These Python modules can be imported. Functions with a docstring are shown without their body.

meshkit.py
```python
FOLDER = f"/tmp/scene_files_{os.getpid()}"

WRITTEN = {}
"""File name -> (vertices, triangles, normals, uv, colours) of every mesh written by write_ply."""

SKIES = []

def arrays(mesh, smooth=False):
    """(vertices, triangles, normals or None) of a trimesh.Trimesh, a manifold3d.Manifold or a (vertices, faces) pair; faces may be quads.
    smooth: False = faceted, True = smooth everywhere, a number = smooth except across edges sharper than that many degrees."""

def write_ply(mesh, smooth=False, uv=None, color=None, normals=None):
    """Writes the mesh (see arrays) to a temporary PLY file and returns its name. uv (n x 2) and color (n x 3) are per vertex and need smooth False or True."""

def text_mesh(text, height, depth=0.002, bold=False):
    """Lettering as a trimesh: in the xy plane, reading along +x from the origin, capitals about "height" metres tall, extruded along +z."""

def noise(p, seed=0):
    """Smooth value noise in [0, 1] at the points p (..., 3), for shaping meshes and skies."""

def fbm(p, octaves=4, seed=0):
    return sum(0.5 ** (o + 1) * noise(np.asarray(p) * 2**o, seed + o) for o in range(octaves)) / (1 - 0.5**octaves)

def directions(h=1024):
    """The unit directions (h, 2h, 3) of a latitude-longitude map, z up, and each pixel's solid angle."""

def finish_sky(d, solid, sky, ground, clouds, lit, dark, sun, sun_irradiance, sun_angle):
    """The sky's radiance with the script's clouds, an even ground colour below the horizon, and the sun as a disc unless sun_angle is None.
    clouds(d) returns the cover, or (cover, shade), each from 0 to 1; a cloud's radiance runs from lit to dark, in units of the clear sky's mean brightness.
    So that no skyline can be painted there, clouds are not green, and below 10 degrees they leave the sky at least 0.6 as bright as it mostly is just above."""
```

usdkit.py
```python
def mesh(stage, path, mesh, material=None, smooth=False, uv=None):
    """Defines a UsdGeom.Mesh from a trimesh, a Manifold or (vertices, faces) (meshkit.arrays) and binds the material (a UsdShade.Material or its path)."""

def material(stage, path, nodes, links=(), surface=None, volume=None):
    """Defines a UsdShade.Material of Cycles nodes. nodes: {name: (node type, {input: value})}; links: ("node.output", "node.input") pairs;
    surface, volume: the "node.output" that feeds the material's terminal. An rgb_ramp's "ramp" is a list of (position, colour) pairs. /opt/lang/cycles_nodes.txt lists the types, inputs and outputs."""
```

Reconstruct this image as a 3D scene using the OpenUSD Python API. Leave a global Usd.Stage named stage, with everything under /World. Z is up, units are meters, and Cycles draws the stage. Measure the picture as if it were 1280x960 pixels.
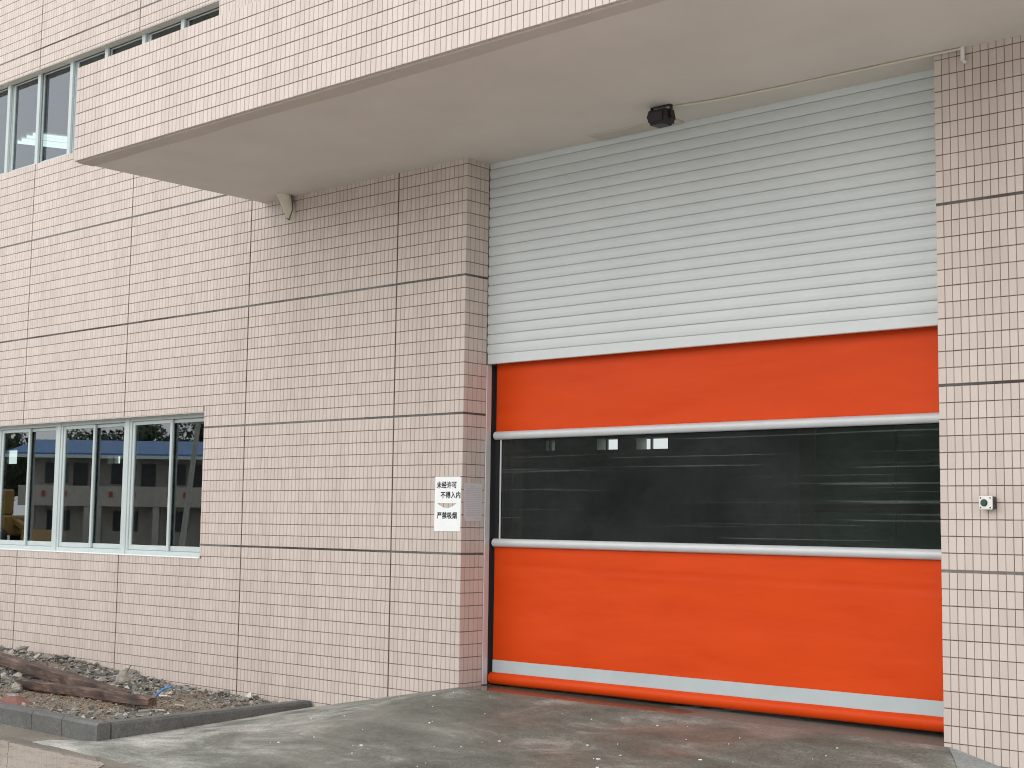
import math, json, random
import numpy as np, trimesh, usdkit, meshkit
from shapely.geometry import Polygon, box as sbox
from pxr import Usd, UsdGeom, UsdLux, UsdShade, Gf, Sdf, Vt

stage = Usd.Stage.CreateInMemory()
UsdGeom.SetStageUpAxis(stage, UsdGeom.Tokens.z)
UsdGeom.SetStageMetersPerUnit(stage, 1.0)
UsdGeom.Xform.Define(stage, '/World')
stage.SetDefaultPrim(stage.GetPrimAtPath('/World'))
UsdGeom.Scope.Define(stage, '/World/Looks')
rnd = random.Random(7)
rng = np.random.default_rng(11)

# ------------------------------------------------------------------ camera, sky, sun, exposure
CAM = np.array([7.859, -8.102, 1.283])
YAW, PITCH, ROLL, FOC = -0.7362, 0.0966, 0.0140, 50.174
EXPOSURE = 1.07
SKY_STRENGTH = 0.1
CLOUD_LEVEL = 8.0
SUN_INTENSITY, SUN_ANGLE = 0.13, 60.0
SUN_DIR = np.array([-0.35, -1.0, 0.5]); SUN_DIR /= np.linalg.norm(SUN_DIR)
fw = np.array([math.sin(YAW) * math.cos(PITCH), math.cos(YAW) * math.cos(PITCH), math.sin(PITCH)])
r0 = np.array([math.cos(YAW), -math.sin(YAW), 0]); u0 = np.cross(r0, fw)
rt = r0 * math.cos(ROLL) + u0 * math.sin(ROLL); up = -r0 * math.sin(ROLL) + u0 * math.cos(ROLL)
cam = UsdGeom.Camera.Define(stage, '/World/camera')
cam.CreateFocalLengthAttr(FOC); cam.CreateHorizontalApertureAttr(36.0); cam.CreateVerticalApertureAttr(27.0)
cam.CreateClippingRangeAttr(Gf.Vec2f(0.05, 2000)); cam.CreateExposureAttr(EXPOSURE)
cam.AddTransformOp().Set(Gf.Matrix4d(*[float(v) for v in (*rt, 0, *up, 0, *(-fw), 0, *CAM, 1)]))

def mat(name, nodes, links=(), surface='p.BSDF', volume=None):
    return usdkit.material(stage, '/World/Looks/' + name, nodes, links, surface=surface, volume=volume)

elev = math.asin(SUN_DIR[2]); rot = math.atan2(SUN_DIR[0], SUN_DIR[1])
skym = mat('overcast_sky', {
    'tc': ('texture_coordinate', {}),
    'sky': ('sky_texture', {'sky_type': 'single_scattering', 'sun_disc': False, 'sun_elevation': elev, 'sun_rotation': rot, 'aerosol_density': 2.0}),
    'n': ('noise_texture', {'scale': 1.6, 'detail': 5.0, 'roughness': 0.55}),
    'r': ('rgb_ramp', {'ramp': [(0.3, (0.84 * CLOUD_LEVEL, 0.87 * CLOUD_LEVEL, 0.92 * CLOUD_LEVEL)), (0.7, (1.0 * CLOUD_LEVEL, 1.0 * CLOUD_LEVEL, 1.0 * CLOUD_LEVEL))]}),
    'm': ('mix_color', {'fac': 0.93, 'use_clamp': False}),
    'b': ('background_shader', {'strength': SKY_STRENGTH})},
    [('tc.generated', 'n.vector'), ('n.fac', 'r.fac'), ('sky.color', 'm.a'), ('r.color', 'm.b'), ('m.result', 'b.color')], surface='b.background')
dome = UsdLux.DomeLight.Define(stage, '/World/sky')
UsdShade.MaterialBindingAPI.Apply(dome.GetPrim()).Bind(skym)
dome.GetPrim().SetCustomDataByKey('kind', 'structure')
sun = UsdLux.DistantLight.Define(stage, '/World/sun')
sun.CreateNormalizeAttr(True); sun.CreateIntensityAttr(SUN_INTENSITY); sun.CreateAngleAttr(SUN_ANGLE)
sun.CreateColorAttr(Gf.Vec3f(1.0, 0.965, 0.91))
sun.AddTransformOp().Set(Gf.Matrix4d(1).SetRotate(Gf.Rotation(Gf.Vec3d(0, 0, -1), Gf.Vec3d(*[float(-v) for v in SUN_DIR]))))

# ------------------------------------------------------------------ helpers
counts = {}
def path_for(name, parent):
    base = (parent.GetPath().pathString if parent is not None else '/World') + '/' + name
    k = counts.get(base, 0); counts[base] = k + 1
    return base if k == 0 else f'{base}_{k:03d}'
def tag(p, label=None, category=None, group=None, kind=None):
    for k, v in (('label', label), ('category', category), ('group', group), ('kind', kind)):
        if v: p.SetCustomDataByKey(k, v)
    return p
def thing(name, label=None, category=None, group=None, kind=None, loc=None, rotz=None, parent=None):
    x = UsdGeom.Xform.Define(stage, path_for(name, parent))
    if loc is not None: x.AddTranslateOp().Set(Gf.Vec3d(*map(float, loc)))
    if rotz is not None: x.AddRotateZOp().Set(float(rotz))
    return tag(x.GetPrim(), label, category, group, kind)
def obj(name, mesh, m, parent=None, smooth=False, **kw):
    if isinstance(mesh, MB): mesh = mesh.arrays()
    g = usdkit.mesh(stage, path_for(name, parent), mesh, m, smooth=smooth)
    return tag(g.GetPrim(), **kw)
def tone(prim, per, seed):
    """Gives every piece of a joined mesh its own random tone: per = vertices per piece (a number or a list)."""
    n = len(UsdGeom.Mesh(prim).GetPointsAttr().Get()); per = np.full(n // per, per) if np.ndim(per) == 0 else np.array(per)
    t = np.repeat(np.random.default_rng(seed).random(len(per)), per).astype(np.float32)
    UsdGeom.PrimvarsAPI(prim).CreatePrimvar('tone', Sdf.ValueTypeNames.FloatArray, 'vertex').Set(Vt.FloatArray.FromNumpy(t)); return prim
BOXF = np.array([[0, 2, 1], [1, 2, 3], [4, 5, 6], [5, 7, 6], [0, 1, 4], [1, 5, 4], [2, 6, 3], [3, 6, 7], [0, 4, 2], [2, 4, 6], [1, 3, 5], [3, 7, 5]])
class MB:
    def __init__(self): self.v, self.f, self.n = [], [], 0
    def add(self, v, f):
        v = np.asarray(v, float); self.v.append(v); self.f.append(np.asarray(f, int) + self.n); self.n += len(v); return self
    def tm(self, t): return self.add(t.vertices, t.faces)
    def box(self, x0, x1, y0, y1, z0, z1, bev=0.0):
        if bev:
            P = []
            for sx in (0, 1):
                for sy in (0, 1):
                    for sz in (0, 1):
                        c = [(x0, x1)[sx], (y0, y1)[sy], (z0, z1)[sz]]; s = [(1, -1)[sx], (1, -1)[sy], (1, -1)[sz]]
                        for k in range(3):
                            q = [c[j] + (0 if j == k else s[j] * bev) for j in range(3)]; P.append(q)
            return self.tm(trimesh.PointCloud(P).convex_hull)
        v = [(x, y, z) for z in (z0, z1) for y in (y0, y1) for x in (x0, x1)]
        return self.add(v, BOXF)
    def cyl(self, p0, p1, r, n=16, r1=None, cap=True):
        p0, p1 = np.array(p0, float), np.array(p1, float); d = p1 - p0; d /= np.linalg.norm(d)
        a = np.cross(d, [0, 0, 1] if abs(d[2]) < .9 else [1, 0, 0]); a /= np.linalg.norm(a); b = np.cross(d, a)
        t = np.arange(n) * 2 * math.pi / n; ring = np.cos(t)[:, None] * a + np.sin(t)[:, None] * b
        v = np.vstack([p0 + ring * r, p1 + ring * (r if r1 is None else r1), p0[None], p1[None]]); f = []
        for i in range(n):
            j = (i + 1) % n; f += [[i, j, n + j], [i, n + j, n + i]]
            if cap: f += [[2 * n, j, i], [2 * n + 1, n + i, n + j]]
        return self.add(v, f)
    def grid(self, fn, us, vs):
        nu, nv = len(us), len(vs)
        v = np.array([fn(u, w) for w in vs for u in us]); f = []
        for j in range(nv - 1):
            for i in range(nu - 1):
                a = j * nu + i; f += [[a, a + 1, a + nu + 1], [a, a + nu + 1, a + nu]]
        return self.add(v, f)
    def arrays(self): return np.vstack(self.v), np.vstack(self.f)
def hull(P): return trimesh.PointCloud(np.asarray(P, float)).convex_hull
def bar(p0, p1, w, h, jit=0.0, seg=1, r=None):
    """A squared timber or bar from p0 to p1, with worn edges."""
    p0, p1 = np.array(p0, float), np.array(p1, float); d = (p1 - p0) / np.linalg.norm(p1 - p0)
    s = np.cross(d, [0, 0, 1]); s /= np.linalg.norm(s); t = np.cross(s, d); c = .22
    prof = [(-1, -1 + c), (-1, 1 - c), (-1 + c, 1), (1 - c, 1), (1, 1 - c), (1, -1 + c), (1 - c, -1), (-1 + c, -1)]
    v = []; n = 8
    for k in range(seg + 1):
        q = p0 + (p1 - p0) * k / seg
        sc = 1 - .22 * (k in (0, seg)) * bool(r)
        for a, b in prof:
            e = (r.uniform(-jit, jit), r.uniform(-jit, jit)) if r else (0, 0)
            v.append(q + s * (a * w * sc / 2 + e[0]) + t * (b * h * sc / 2 + e[1]))
    f = []
    for k in range(seg):
        for i in range(n):
            j = (i + 1) % n; f += [[k * n + i, k * n + j, k * n + n + j], [k * n + i, k * n + n + j, k * n + n + i]]
    v += [p0, p1]; a, b = len(v) - 2, len(v) - 1
    for i in range(n):
        j = (i + 1) % n; f += [[a, j, i], [b, seg * n + i, seg * n + j]]
    return MB().add(v, f)
def rock(r, c, s, flat=0.7, n=9):
    P = np.array([[r.gauss(0, 1), r.gauss(0, 1), r.gauss(0, 1)] for _ in range(n)]); P /= np.linalg.norm(P, axis=1)[:, None]
    P *= np.array([[r.uniform(.7, 1.15)] for _ in range(n)])
    P[:, 0] *= r.uniform(.8, 1.3); P[:, 2] *= flat
    a = r.uniform(0, 6.28); R = np.array([[math.cos(a), -math.sin(a), 0], [math.sin(a), math.cos(a), 0], [0, 0, 1]])
    h = hull(P @ R.T * s); return np.array(h.vertices) + np.asarray(c), np.array(h.faces)
def sub(m, k):
    t = trimesh.Trimesh(*m, process=False)
    for _ in range(k): t = t.subdivide()
    return t
# ------------------------------------------------------------------ materials
def plain(name, col, rough=.5, var=.12, scale=6., metallic=0., spec=.5, bump=0., bscale=120.):
    lo = [c * (1 - var) for c in col]; hi = [min(1, c * (1 + var)) for c in col]
    nodes = {'g': ('geometry', {}), 'n': ('noise_texture', {'scale': scale, 'detail': 5.0, 'roughness': .6}),
             'r': ('rgb_ramp', {'ramp': [(.3, lo), (.7, hi)]}),
             'p': ('principled_bsdf', {'roughness': rough, 'metallic': metallic, 'specular_ior_level': spec})}
    links = [('g.position', 'n.vector'), ('n.fac', 'r.fac'), ('r.color', 'p.base_color')]
    if bump:
        nodes['n2'] = ('noise_texture', {'scale': bscale, 'detail': 4.0}); nodes['b'] = ('bump', {'strength': bump, 'distance': .01})
        links += [('g.position', 'n2.vector'), ('n2.fac', 'b.height'), ('b.normal', 'p.normal')]
    return mat(name, nodes, links)
TILE = (0.575, 0.494, 0.444)
def tile_mat(name, src):
    t = np.array(TILE)
    return mat(name, {
        'g': ('geometry', {}), 'o': ('object_info', {}), 'at': ('attribute', {'attribute': 'tone'}),
        'mp': ('mapping', {'scale': (2.2, 2.2, .22)}), 'n': ('noise_texture', {'scale': 1.0, 'detail': 6.0, 'roughness': .6}), 'n2': ('noise_texture', {'scale': 160., 'detail': 2.0}),
        'r': ('rgb_ramp', {'ramp': [(0, t * [.938, .93, .921]), (.5, t), (.8, t * [1.018, 1.025, 1.033]), (1, t * [1.055, 1.055, 1.055])]}),
        'r2': ('rgb_ramp', {'ramp': [(.28, (.90, .885, .87)), (.55, (1, 1, 1))]}), 'r3': ('rgb_ramp', {'ramp': [(.3, (.95, .95, .95)), (.7, (1, 1, 1))]}),
        'm': ('mix_color', {'blend_type': 'multiply', 'fac': 1.0}), 'm2': ('mix_color', {'blend_type': 'multiply', 'fac': 1.0}),
        'b': ('bump', {'strength': .12, 'distance': .002}),
        'p': ('principled_bsdf', {'roughness': .42, 'specular_ior_level': .4})},
        [(src, 'r.fac'), ('g.position', 'mp.vector'), ('mp.vector', 'n.vector'), ('g.position', 'n2.vector'), ('n.fac', 'r2.fac'), ('n2.fac', 'r3.fac'),
         ('r.color', 'm.a'), ('r2.color', 'm.b'), ('m.result', 'm2.a'), ('r3.color', 'm2.b'), ('m2.result', 'p.base_color'), ('n2.fac', 'b.height'), ('b.normal', 'p.normal')])
M = {}
M['tile'] = tile_mat('ceramic_tile', 'at.fac'); M['tile1'] = tile_mat('ceramic_tile_single', 'o.random')
M['grout'] = plain('brown_grout', (.135, .095, .078), .85, .25, 9.)
M['joint'] = mat('joint_sealant', {'g': ('geometry', {}), 'n': ('noise_texture', {'scale': .55, 'detail': 3.0}), 'n2': ('noise_texture', {'scale': 30., 'detail': 3.0}), 'r': ('rgb_ramp', {'ramp': [(.42, (.050, .038, .032)), (.52, (.15, .14, .13)), (.7, (.19, .18, .165))]}),
    'r2': ('rgb_ramp', {'ramp': [(.3, (.75, .75, .75)), (.7, (1, 1, 1))]}), 'm': ('mix_color', {'blend_type': 'multiply', 'fac': 1.0}), 'p': ('principled_bsdf', {'roughness': .7})},
    [('g.position', 'n.vector'), ('g.position', 'n2.vector'), ('n.fac', 'r.fac'), ('n2.fac', 'r2.fac'), ('r.color', 'm.a'), ('r2.color', 'm.b'), ('m.result', 'p.base_color')])
M['vjoint'] = plain('dark_vertical_joint', (.085, .068, .060), .8, .3, 2.)
M['plaster'] = plain('painted_plaster', (.64, .60, .545), .8, .05, 1.4, bump=.1, bscale=60.)
M['plaster_dark'] = plain('damp_painted_plaster', (.53, .475, .415), .8, .05, 2.5)
M['alu'] = plain('powder_coated_window_frame', (.46, .52, .51), .35, .04, 5.)
M['sill'] = plain('white_sill', (.78, .79, .78), .5, .05, 5.)
M['slat'] = plain('white_painted_steel_slat', (.585, .62, .62), .36, .035, 1.3)
M['slatgap'] = plain('slat_gap_dark', (.15, .11, .09), .8)
M['tube'] = plain('brushed_aluminium_tube', (.55, .57, .58), .5, .04, 8., metallic=.15)
M['guide'] = plain('aluminium_guide_rail', (.60, .57, .56), .4, .05, 4., metallic=.3)
M['silver'] = plain('silver_reflective_band', (.43, .49, .50), .5, .05, 3., bump=.05, bscale=200.)
M['black'] = plain('black_rubber_seal', (.012, .012, .013), .6)
M['lampblack'] = plain('black_painted_aluminium', (.014, .012, .012), .45)
M['orange'] = mat('orange_vinyl', {
    'g': ('geometry', {}), 'mp': ('mapping', {'scale': (.7, .7, 3.0)}), 'n': ('noise_texture', {'scale': 2.2, 'detail': 5.0}),
    'w': ('noise_texture', {'scale': 420., 'detail': 1.0}), 'mx': ('math', {'math_type': 'multiply_add', 'value2': .03}),
    'r': ('rgb_ramp', {'ramp': [(.3, (.585, .050, .0032)), (.7, (.64, .060, .0045))]}),
    'b': ('bump', {'strength': .2, 'distance': .02}), 'p': ('principled_bsdf', {'roughness': .45, 'specular_ior_level': .16})},
    [('g.position', 'mp.vector'), ('mp.vector', 'n.vector'), ('g.position', 'w.vector'), ('n.fac', 'r.fac'), ('r.color', 'p.base_color'),
     ('w.fac', 'mx.value1'), ('n.fac', 'mx.value3'), ('mx.value', 'b.height'), ('b.normal', 'p.normal')])
def glass(name, tint, ior=1.5, scratch=False):
    nodes = {'t': ('transparent_bsdf', {'color': tint}), 'gl': ('glossy_bsdf', {'color': (.92, .97, 1.0), 'roughness': .0}), 'f': ('fresnel', {'IOR': ior}),
             'm': ('mix_closure', {})}
    links = [('f.fac', 'm.fac'), ('t.BSDF', 'm.closure1'), ('gl.BSDF', 'm.closure2')]
    surf = 'm.closure'
    if scratch:
        nodes.update({'g': ('geometry', {}), 'mp': ('mapping', {'scale': (.35, 1, 55.)}), 'n': ('noise_texture', {'scale': 1.0, 'detail': 3.0}),
            'mp2': ('mapping', {'scale': (1.1, 1, 1.6)}), 'n2': ('noise_texture', {'scale': 1.3, 'detail': 4.0}),
            'r': ('rgb_ramp', {'ramp': [(.0, (.014, .014, .014)), (.62, (.02, .02, .02)), (.685, (.10, .10, .10)), (.73, (.03, .03, .03)), (1, (.03, .03, .03))]}),
            'r2': ('rgb_ramp', {'ramp': [(.35, (.45, .45, .45)), (.65, (1, 1, 1))]}), 'mm': ('mix_color', {'blend_type': 'multiply', 'fac': 1.0}),
            'd': ('diffuse_bsdf', {'color': (.58, .66, .62)}), 'm2': ('mix_closure', {}),
            'bn': ('noise_texture', {'scale': 2.5, 'detail': 2.0}), 'b': ('bump', {'strength': .08, 'distance': .01})})
        links += [('g.position', 'mp.vector'), ('mp.vector', 'n.vector'), ('n.fac', 'r.fac'), ('g.position', 'mp2.vector'), ('mp2.vector', 'n2.vector'), ('n2.fac', 'r2.fac'),
                  ('r.color', 'mm.a'), ('r2.color', 'mm.b'), ('mm.result', 'm2.fac'), ('m.closure', 'm2.closure1'), ('d.BSDF', 'm2.closure2'),
                  ('mp2.vector', 'bn.vector'), ('bn.fac', 'b.height'), ('b.normal', 'gl.normal')]
        surf = 'm2.closure'
    return mat(name, nodes, links, surface=surf)
M['pane'] = glass('window_glass', (.50, .60, .57), 2.35)
M['vinyl'] = glass('clear_vinyl_window', (.50, .52, .51), 1.38, True)
M['paper'] = plain('white_poster_paper', (.80, .82, .82), .7, .03, 8.)
M['paper2'] = plain('pale_lilac_notice_paper', (.58, .55, .56), .75, .04, 8.)
M['ink'] = plain('black_print', (.015, .015, .02), .7)
M['ink2'] = plain('grey_print', (.34, .33, .36), .8)
M['cream'] = plain('cream_plastic_pipe', (.60, .55, .44), .45, .05, 6.)
M['white_plastic'] = plain('white_plastic', (.72, .72, .68), .4, .03)
M['dark_plastic'] = plain('dark_plastic', (.03, .02, .03), .45)
M['green_button'] = plain('dark_green_button', (.02, .06, .05), .3)
def ground_mat(name, stops, scale=2.0, rough=(.25, .8), wet=None, bump=.25, stretch=(1, 1, 1), spec=.5, lighter=False):
    nodes = {'g': ('geometry', {}), 'mp': ('mapping', {'scale': stretch}), 'n': ('noise_texture', {'scale': scale, 'detail': 12.0, 'roughness': .72, 'distortion': .4}),
        'r': ('rgb_ramp', {'ramp': stops}), 'n2': ('noise_texture', {'scale': 55., 'detail': 5.0, 'roughness': .7}), 'r2': ('rgb_ramp', {'ramp': [(.32, (.62, .61, .60)), (.68, (1.25, 1.25, 1.25))]}),
        'm': ('mix_color', {'blend_type': 'multiply', 'fac': 1.0, 'use_clamp': False}), 'n3': ('noise_texture', {'scale': 1.1, 'detail': 4.0}),
        'rr': ('map_range', {'from_min': .38, 'from_max': .6, 'to_min': rough[0], 'to_max': rough[1], 'clamp': True}),
        'b': ('bump', {'strength': bump, 'distance': .012}), 'p': ('principled_bsdf', {'specular_ior_level': spec})}
    links = [('g.position', 'mp.vector'), ('mp.vector', 'n.vector'), ('n.fac', 'r.fac'), ('g.position', 'n2.vector'), ('n2.fac', 'r2.fac'), ('r.color', 'm.a'), ('r2.color', 'm.b'),
        ('m.result', 'p.base_color'), ('mp.vector', 'n3.vector'), ('n3.fac', 'rr.value'), ('rr.result', 'p.roughness'), ('n2.fac', 'b.height'), ('b.normal', 'p.normal')]
    if lighter:   # dried cement laitance, palest towards the outer left toe of the slab
        nodes.update({'sx': ('separate_xyz', {}), 'mx': ('map_range', {'from_min': .4, 'from_max': -1.7, 'to_min': -.02, 'to_max': .17, 'clamp': True}), 'ad': ('math', {'math_type': 'add'})})
        links = [l for l in links if l[1] != 'r.fac'] + [('g.position', 'sx.vector'), ('sx.x', 'mx.value'), ('n.fac', 'ad.value1'), ('mx.result', 'ad.value2'), ('ad.value', 'r.fac')]
    return mat(name, nodes, links)
M['ramp'] = ground_mat('stained_concrete', [(.30, (.078, .082, .064)), (.43, (.118, .125, .102)), (.53, (.160, .168, .142)), (.64, (.30, .305, .275)), (.8, (.54, .53, .49))], 1.9, (.30, .8), lighter=True, stretch=(.75, 1.5, 1))
M['wetfloor'] = mat('wet_threshold_concrete', {'g': ('geometry', {}), 'sx': ('separate_xyz', {}), 'n': ('noise_texture', {'scale': 2.2, 'detail': 5.0}), 'a': ('math', {'math_type': 'multiply_add', 'value2': 2.4}),
    'rr': ('map_range', {'from_min': 3.0, 'from_max': 3.4, 'to_min': .05, 'to_max': .62, 'clamp': True}), 'r': ('rgb_ramp', {'ramp': [(.0, (.075, .060, .046)), (.12, (.075, .060, .046)), (1, (.20, .185, .155))]}), 'n2': ('noise_texture', {'scale': 30., 'detail': 5.0}),
    'r2': ('rgb_ramp', {'ramp': [(.3, (.75, .75, .75)), (.7, (1.1, 1.1, 1.1))]}), 'm': ('mix_color', {'blend_type': 'multiply', 'fac': 1.0, 'use_clamp': False}), 'p': ('principled_bsdf', {'specular_ior_level': .6})},
    [('g.position', 'sx.vector'), ('g.position', 'n.vector'), ('g.position', 'n2.vector'), ('n.fac', 'a.value1'), ('sx.x', 'a.value3'), ('a.value', 'rr.value'), ('rr.result', 'p.roughness'), ('rr.result', 'r.fac'), ('r.color', 'm.a'), ('n2.fac', 'r2.fac'), ('r2.color', 'm.b'), ('m.result', 'p.base_color')])
M['mortar'] = ground_mat('smooth_grey_mortar', [(.3, (.23, .25, .25)), (.7, (.31, .33, .325))], 3.0, (.5, .8), bump=.08)
M['mud'] = ground_mat('pale_concrete_yard', [(.3, (.44, .42, .385)), (.7, (.56, .54, .50))], .9, (.25, .75))
M['verge'] = ground_mat('wet_muddy_verge', [(.3, (.12, .105, .083)), (.7, (.21, .185, .15))], 1.6, (.08, .4), bump=.12)
M['soil'] = ground_mat('rubble_soil', [(.36, (.11, .10, .085)), (.5, (.20, .175, .14)), (.62, (.25, .18, .115)), (.7, (.27, .24, .20))], 1.7, (.6, .9), bump=.8)
M['kerb'] = ground_mat('precast_concrete_kerb', [(.3, (.085, .086, .080)), (.7, (.15, .15, .142))], 4.0, (.5, .8), bump=.15)
M['water'] = mat('shallow_muddy_water', {'g': ('geometry', {}), 'n': ('noise_texture', {'scale': 7.0, 'detail': 2.0}), 'n2': ('noise_texture', {'scale': .9, 'detail': 3.0}),
    'r': ('rgb_ramp', {'ramp': [(.35, (.10, .085, .066)), (.65, (.16, .138, .112))]}),
    'b': ('bump', {'strength': .012, 'distance': .05}), 'p': ('principled_bsdf', {'roughness': .015, 'specular_ior_level': .55, 'ior': 1.4})},
    [('g.position', 'n.vector'), ('g.position', 'n2.vector'), ('n2.fac', 'r.fac'), ('r.color', 'p.base_color'), ('n.fac', 'b.height'), ('b.normal', 'p.normal')])
M['gravel'] = mat('mixed_gravel', {'g': ('geometry', {}), 'at': ('attribute', {'attribute': 'tone'}), 'r': ('rgb_ramp', {'ramp': [(0, (.09, .088, .08)), (.3, (.19, .182, .163)), (.6, (.29, .27, .232)), (.8, (.37, .335, .28)), (.93, (.46, .43, .38)), (1, (.66, .64, .59))]}),
    'n': ('noise_texture', {'scale': 60., 'detail': 4.0}), 'r2': ('rgb_ramp', {'ramp': [(.3, (.7, .7, .7)), (.7, (1, 1, 1))]}), 'm': ('mix_color', {'blend_type': 'multiply', 'fac': 1.0}), 'p': ('principled_bsdf', {'roughness': .7})},
    [('at.fac', 'r.fac'), ('g.position', 'n.vector'), ('n.fac', 'r2.fac'), ('r.color', 'm.a'), ('r2.color', 'm.b'), ('m.result', 'p.base_color')])
M['gravel2'] = mat('brown_gravel', {'g': ('geometry', {}), 'at': ('attribute', {'attribute': 'tone'}), 'r': ('rgb_ramp', {'ramp': [(0, (.11, .07, .045)), (.3, (.22, .13, .075)), (.55, (.31, .195, .11)), (.8, (.27, .235, .19)), (1, (.55, .49, .41))]}),
    'n': ('noise_texture', {'scale': 60., 'detail': 4.0}), 'r2': ('rgb_ramp', {'ramp': [(.3, (.7, .7, .7)), (.7, (1, 1, 1))]}), 'm': ('mix_color', {'blend_type': 'multiply', 'fac': 1.0}), 'p': ('principled_bsdf', {'roughness': .7})},
    [('at.fac', 'r.fac'), ('g.position', 'n.vector'), ('n.fac', 'r2.fac'), ('r.color', 'm.a'), ('r2.color', 'm.b'), ('m.result', 'p.base_color')])
M['rock'] = plain('grey_rock', (.27, .265, .25), .75, .4, 22., bump=.5, bscale=45.)
M['rock2'] = plain('brown_rock', (.31, .275, .225), .75, .35, 22., bump=.5, bscale=45.)
M['brick'] = plain('broken_red_brick', (.20, .085, .068), .8, .25, 30., bump=.4, bscale=60.)
M['scrap'] = plain('pale_tile_scrap', (.72, .64, .58), .6, .08, 20.)
M['bluehose'] = plain('blue_plastic_hose', (.05, .19, .45), .4)
M['twig'] = plain('dry_twig', (.12, .075, .05), .8)
def wood(name, a, b, c):
    return mat(name, {'tc': ('texture_coordinate', {}), 'mp': ('mapping', {'scale': (3., 40., 40.)}), 'n': ('noise_texture', {'scale': 1.0, 'detail': 6.0, 'roughness': .65, 'distortion': .6}),
        'g': ('geometry', {}), 'n2': ('noise_texture', {'scale': 3.2, 'detail': 4.0}), 'r': ('rgb_ramp', {'ramp': [(.28, a), (.5, b), (.72, c)]}), 'r2': ('rgb_ramp', {'ramp': [(.38, (.35, .33, .33)), (.6, (1, 1, 1))]}),
        'm': ('mix_color', {'blend_type': 'multiply', 'fac': 1.0}), 'b': ('bump', {'strength': .5, 'distance': .01}), 'p': ('principled_bsdf', {'roughness': .6})},
        [('tc.object', 'mp.vector'), ('mp.vector', 'n.vector'), ('g.position', 'n2.vector'), ('n.fac', 'r.fac'), ('n2.fac', 'r2.fac'), ('r.color', 'm.a'), ('r2.color', 'm.b'), ('m.result', 'p.base_color'), ('n.fac', 'b.height'), ('b.normal', 'p.normal')])
M['wood'] = wood('weathered_brown_timber', (.035, .020, .015), (.10, .054, .037), (.26, .165, .115))
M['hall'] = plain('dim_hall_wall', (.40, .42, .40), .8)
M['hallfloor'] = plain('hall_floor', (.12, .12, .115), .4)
M['machine'] = plain('green_machine_paint', (.09, .27, .17), .4)
M['tube_light'] = mat('lit_fluorescent_tube', {'e': ('emission', {'color': (.92, 1, .98), 'strength': .75})}, surface='e.emission')
M['bluroof'] = plain('blue_metal_roof', (.05, .16, .36), .5, .1, 1.)
M['farwall'] = plain('grey_render', (.34, .32, .28), .8, .12, .5)
M['fardark'] = plain('dark_opening', (.03, .035, .035), .4)
M['farred'] = plain('red_sign_paint', (.26, .06, .045), .6)
M['leaf'] = plain('dark_leaves', (.045, .065, .030), .6, .35, .6)
M['bark'] = plain('grey_bark', (.14, .12, .10), .8, .3, 5.)
M['concrete_pole'] = plain('concrete_pole', (.36, .36, .34), .8)
M['yellow'] = plain('yellow_machine_paint', (.24, .145, .035), .6)
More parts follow.
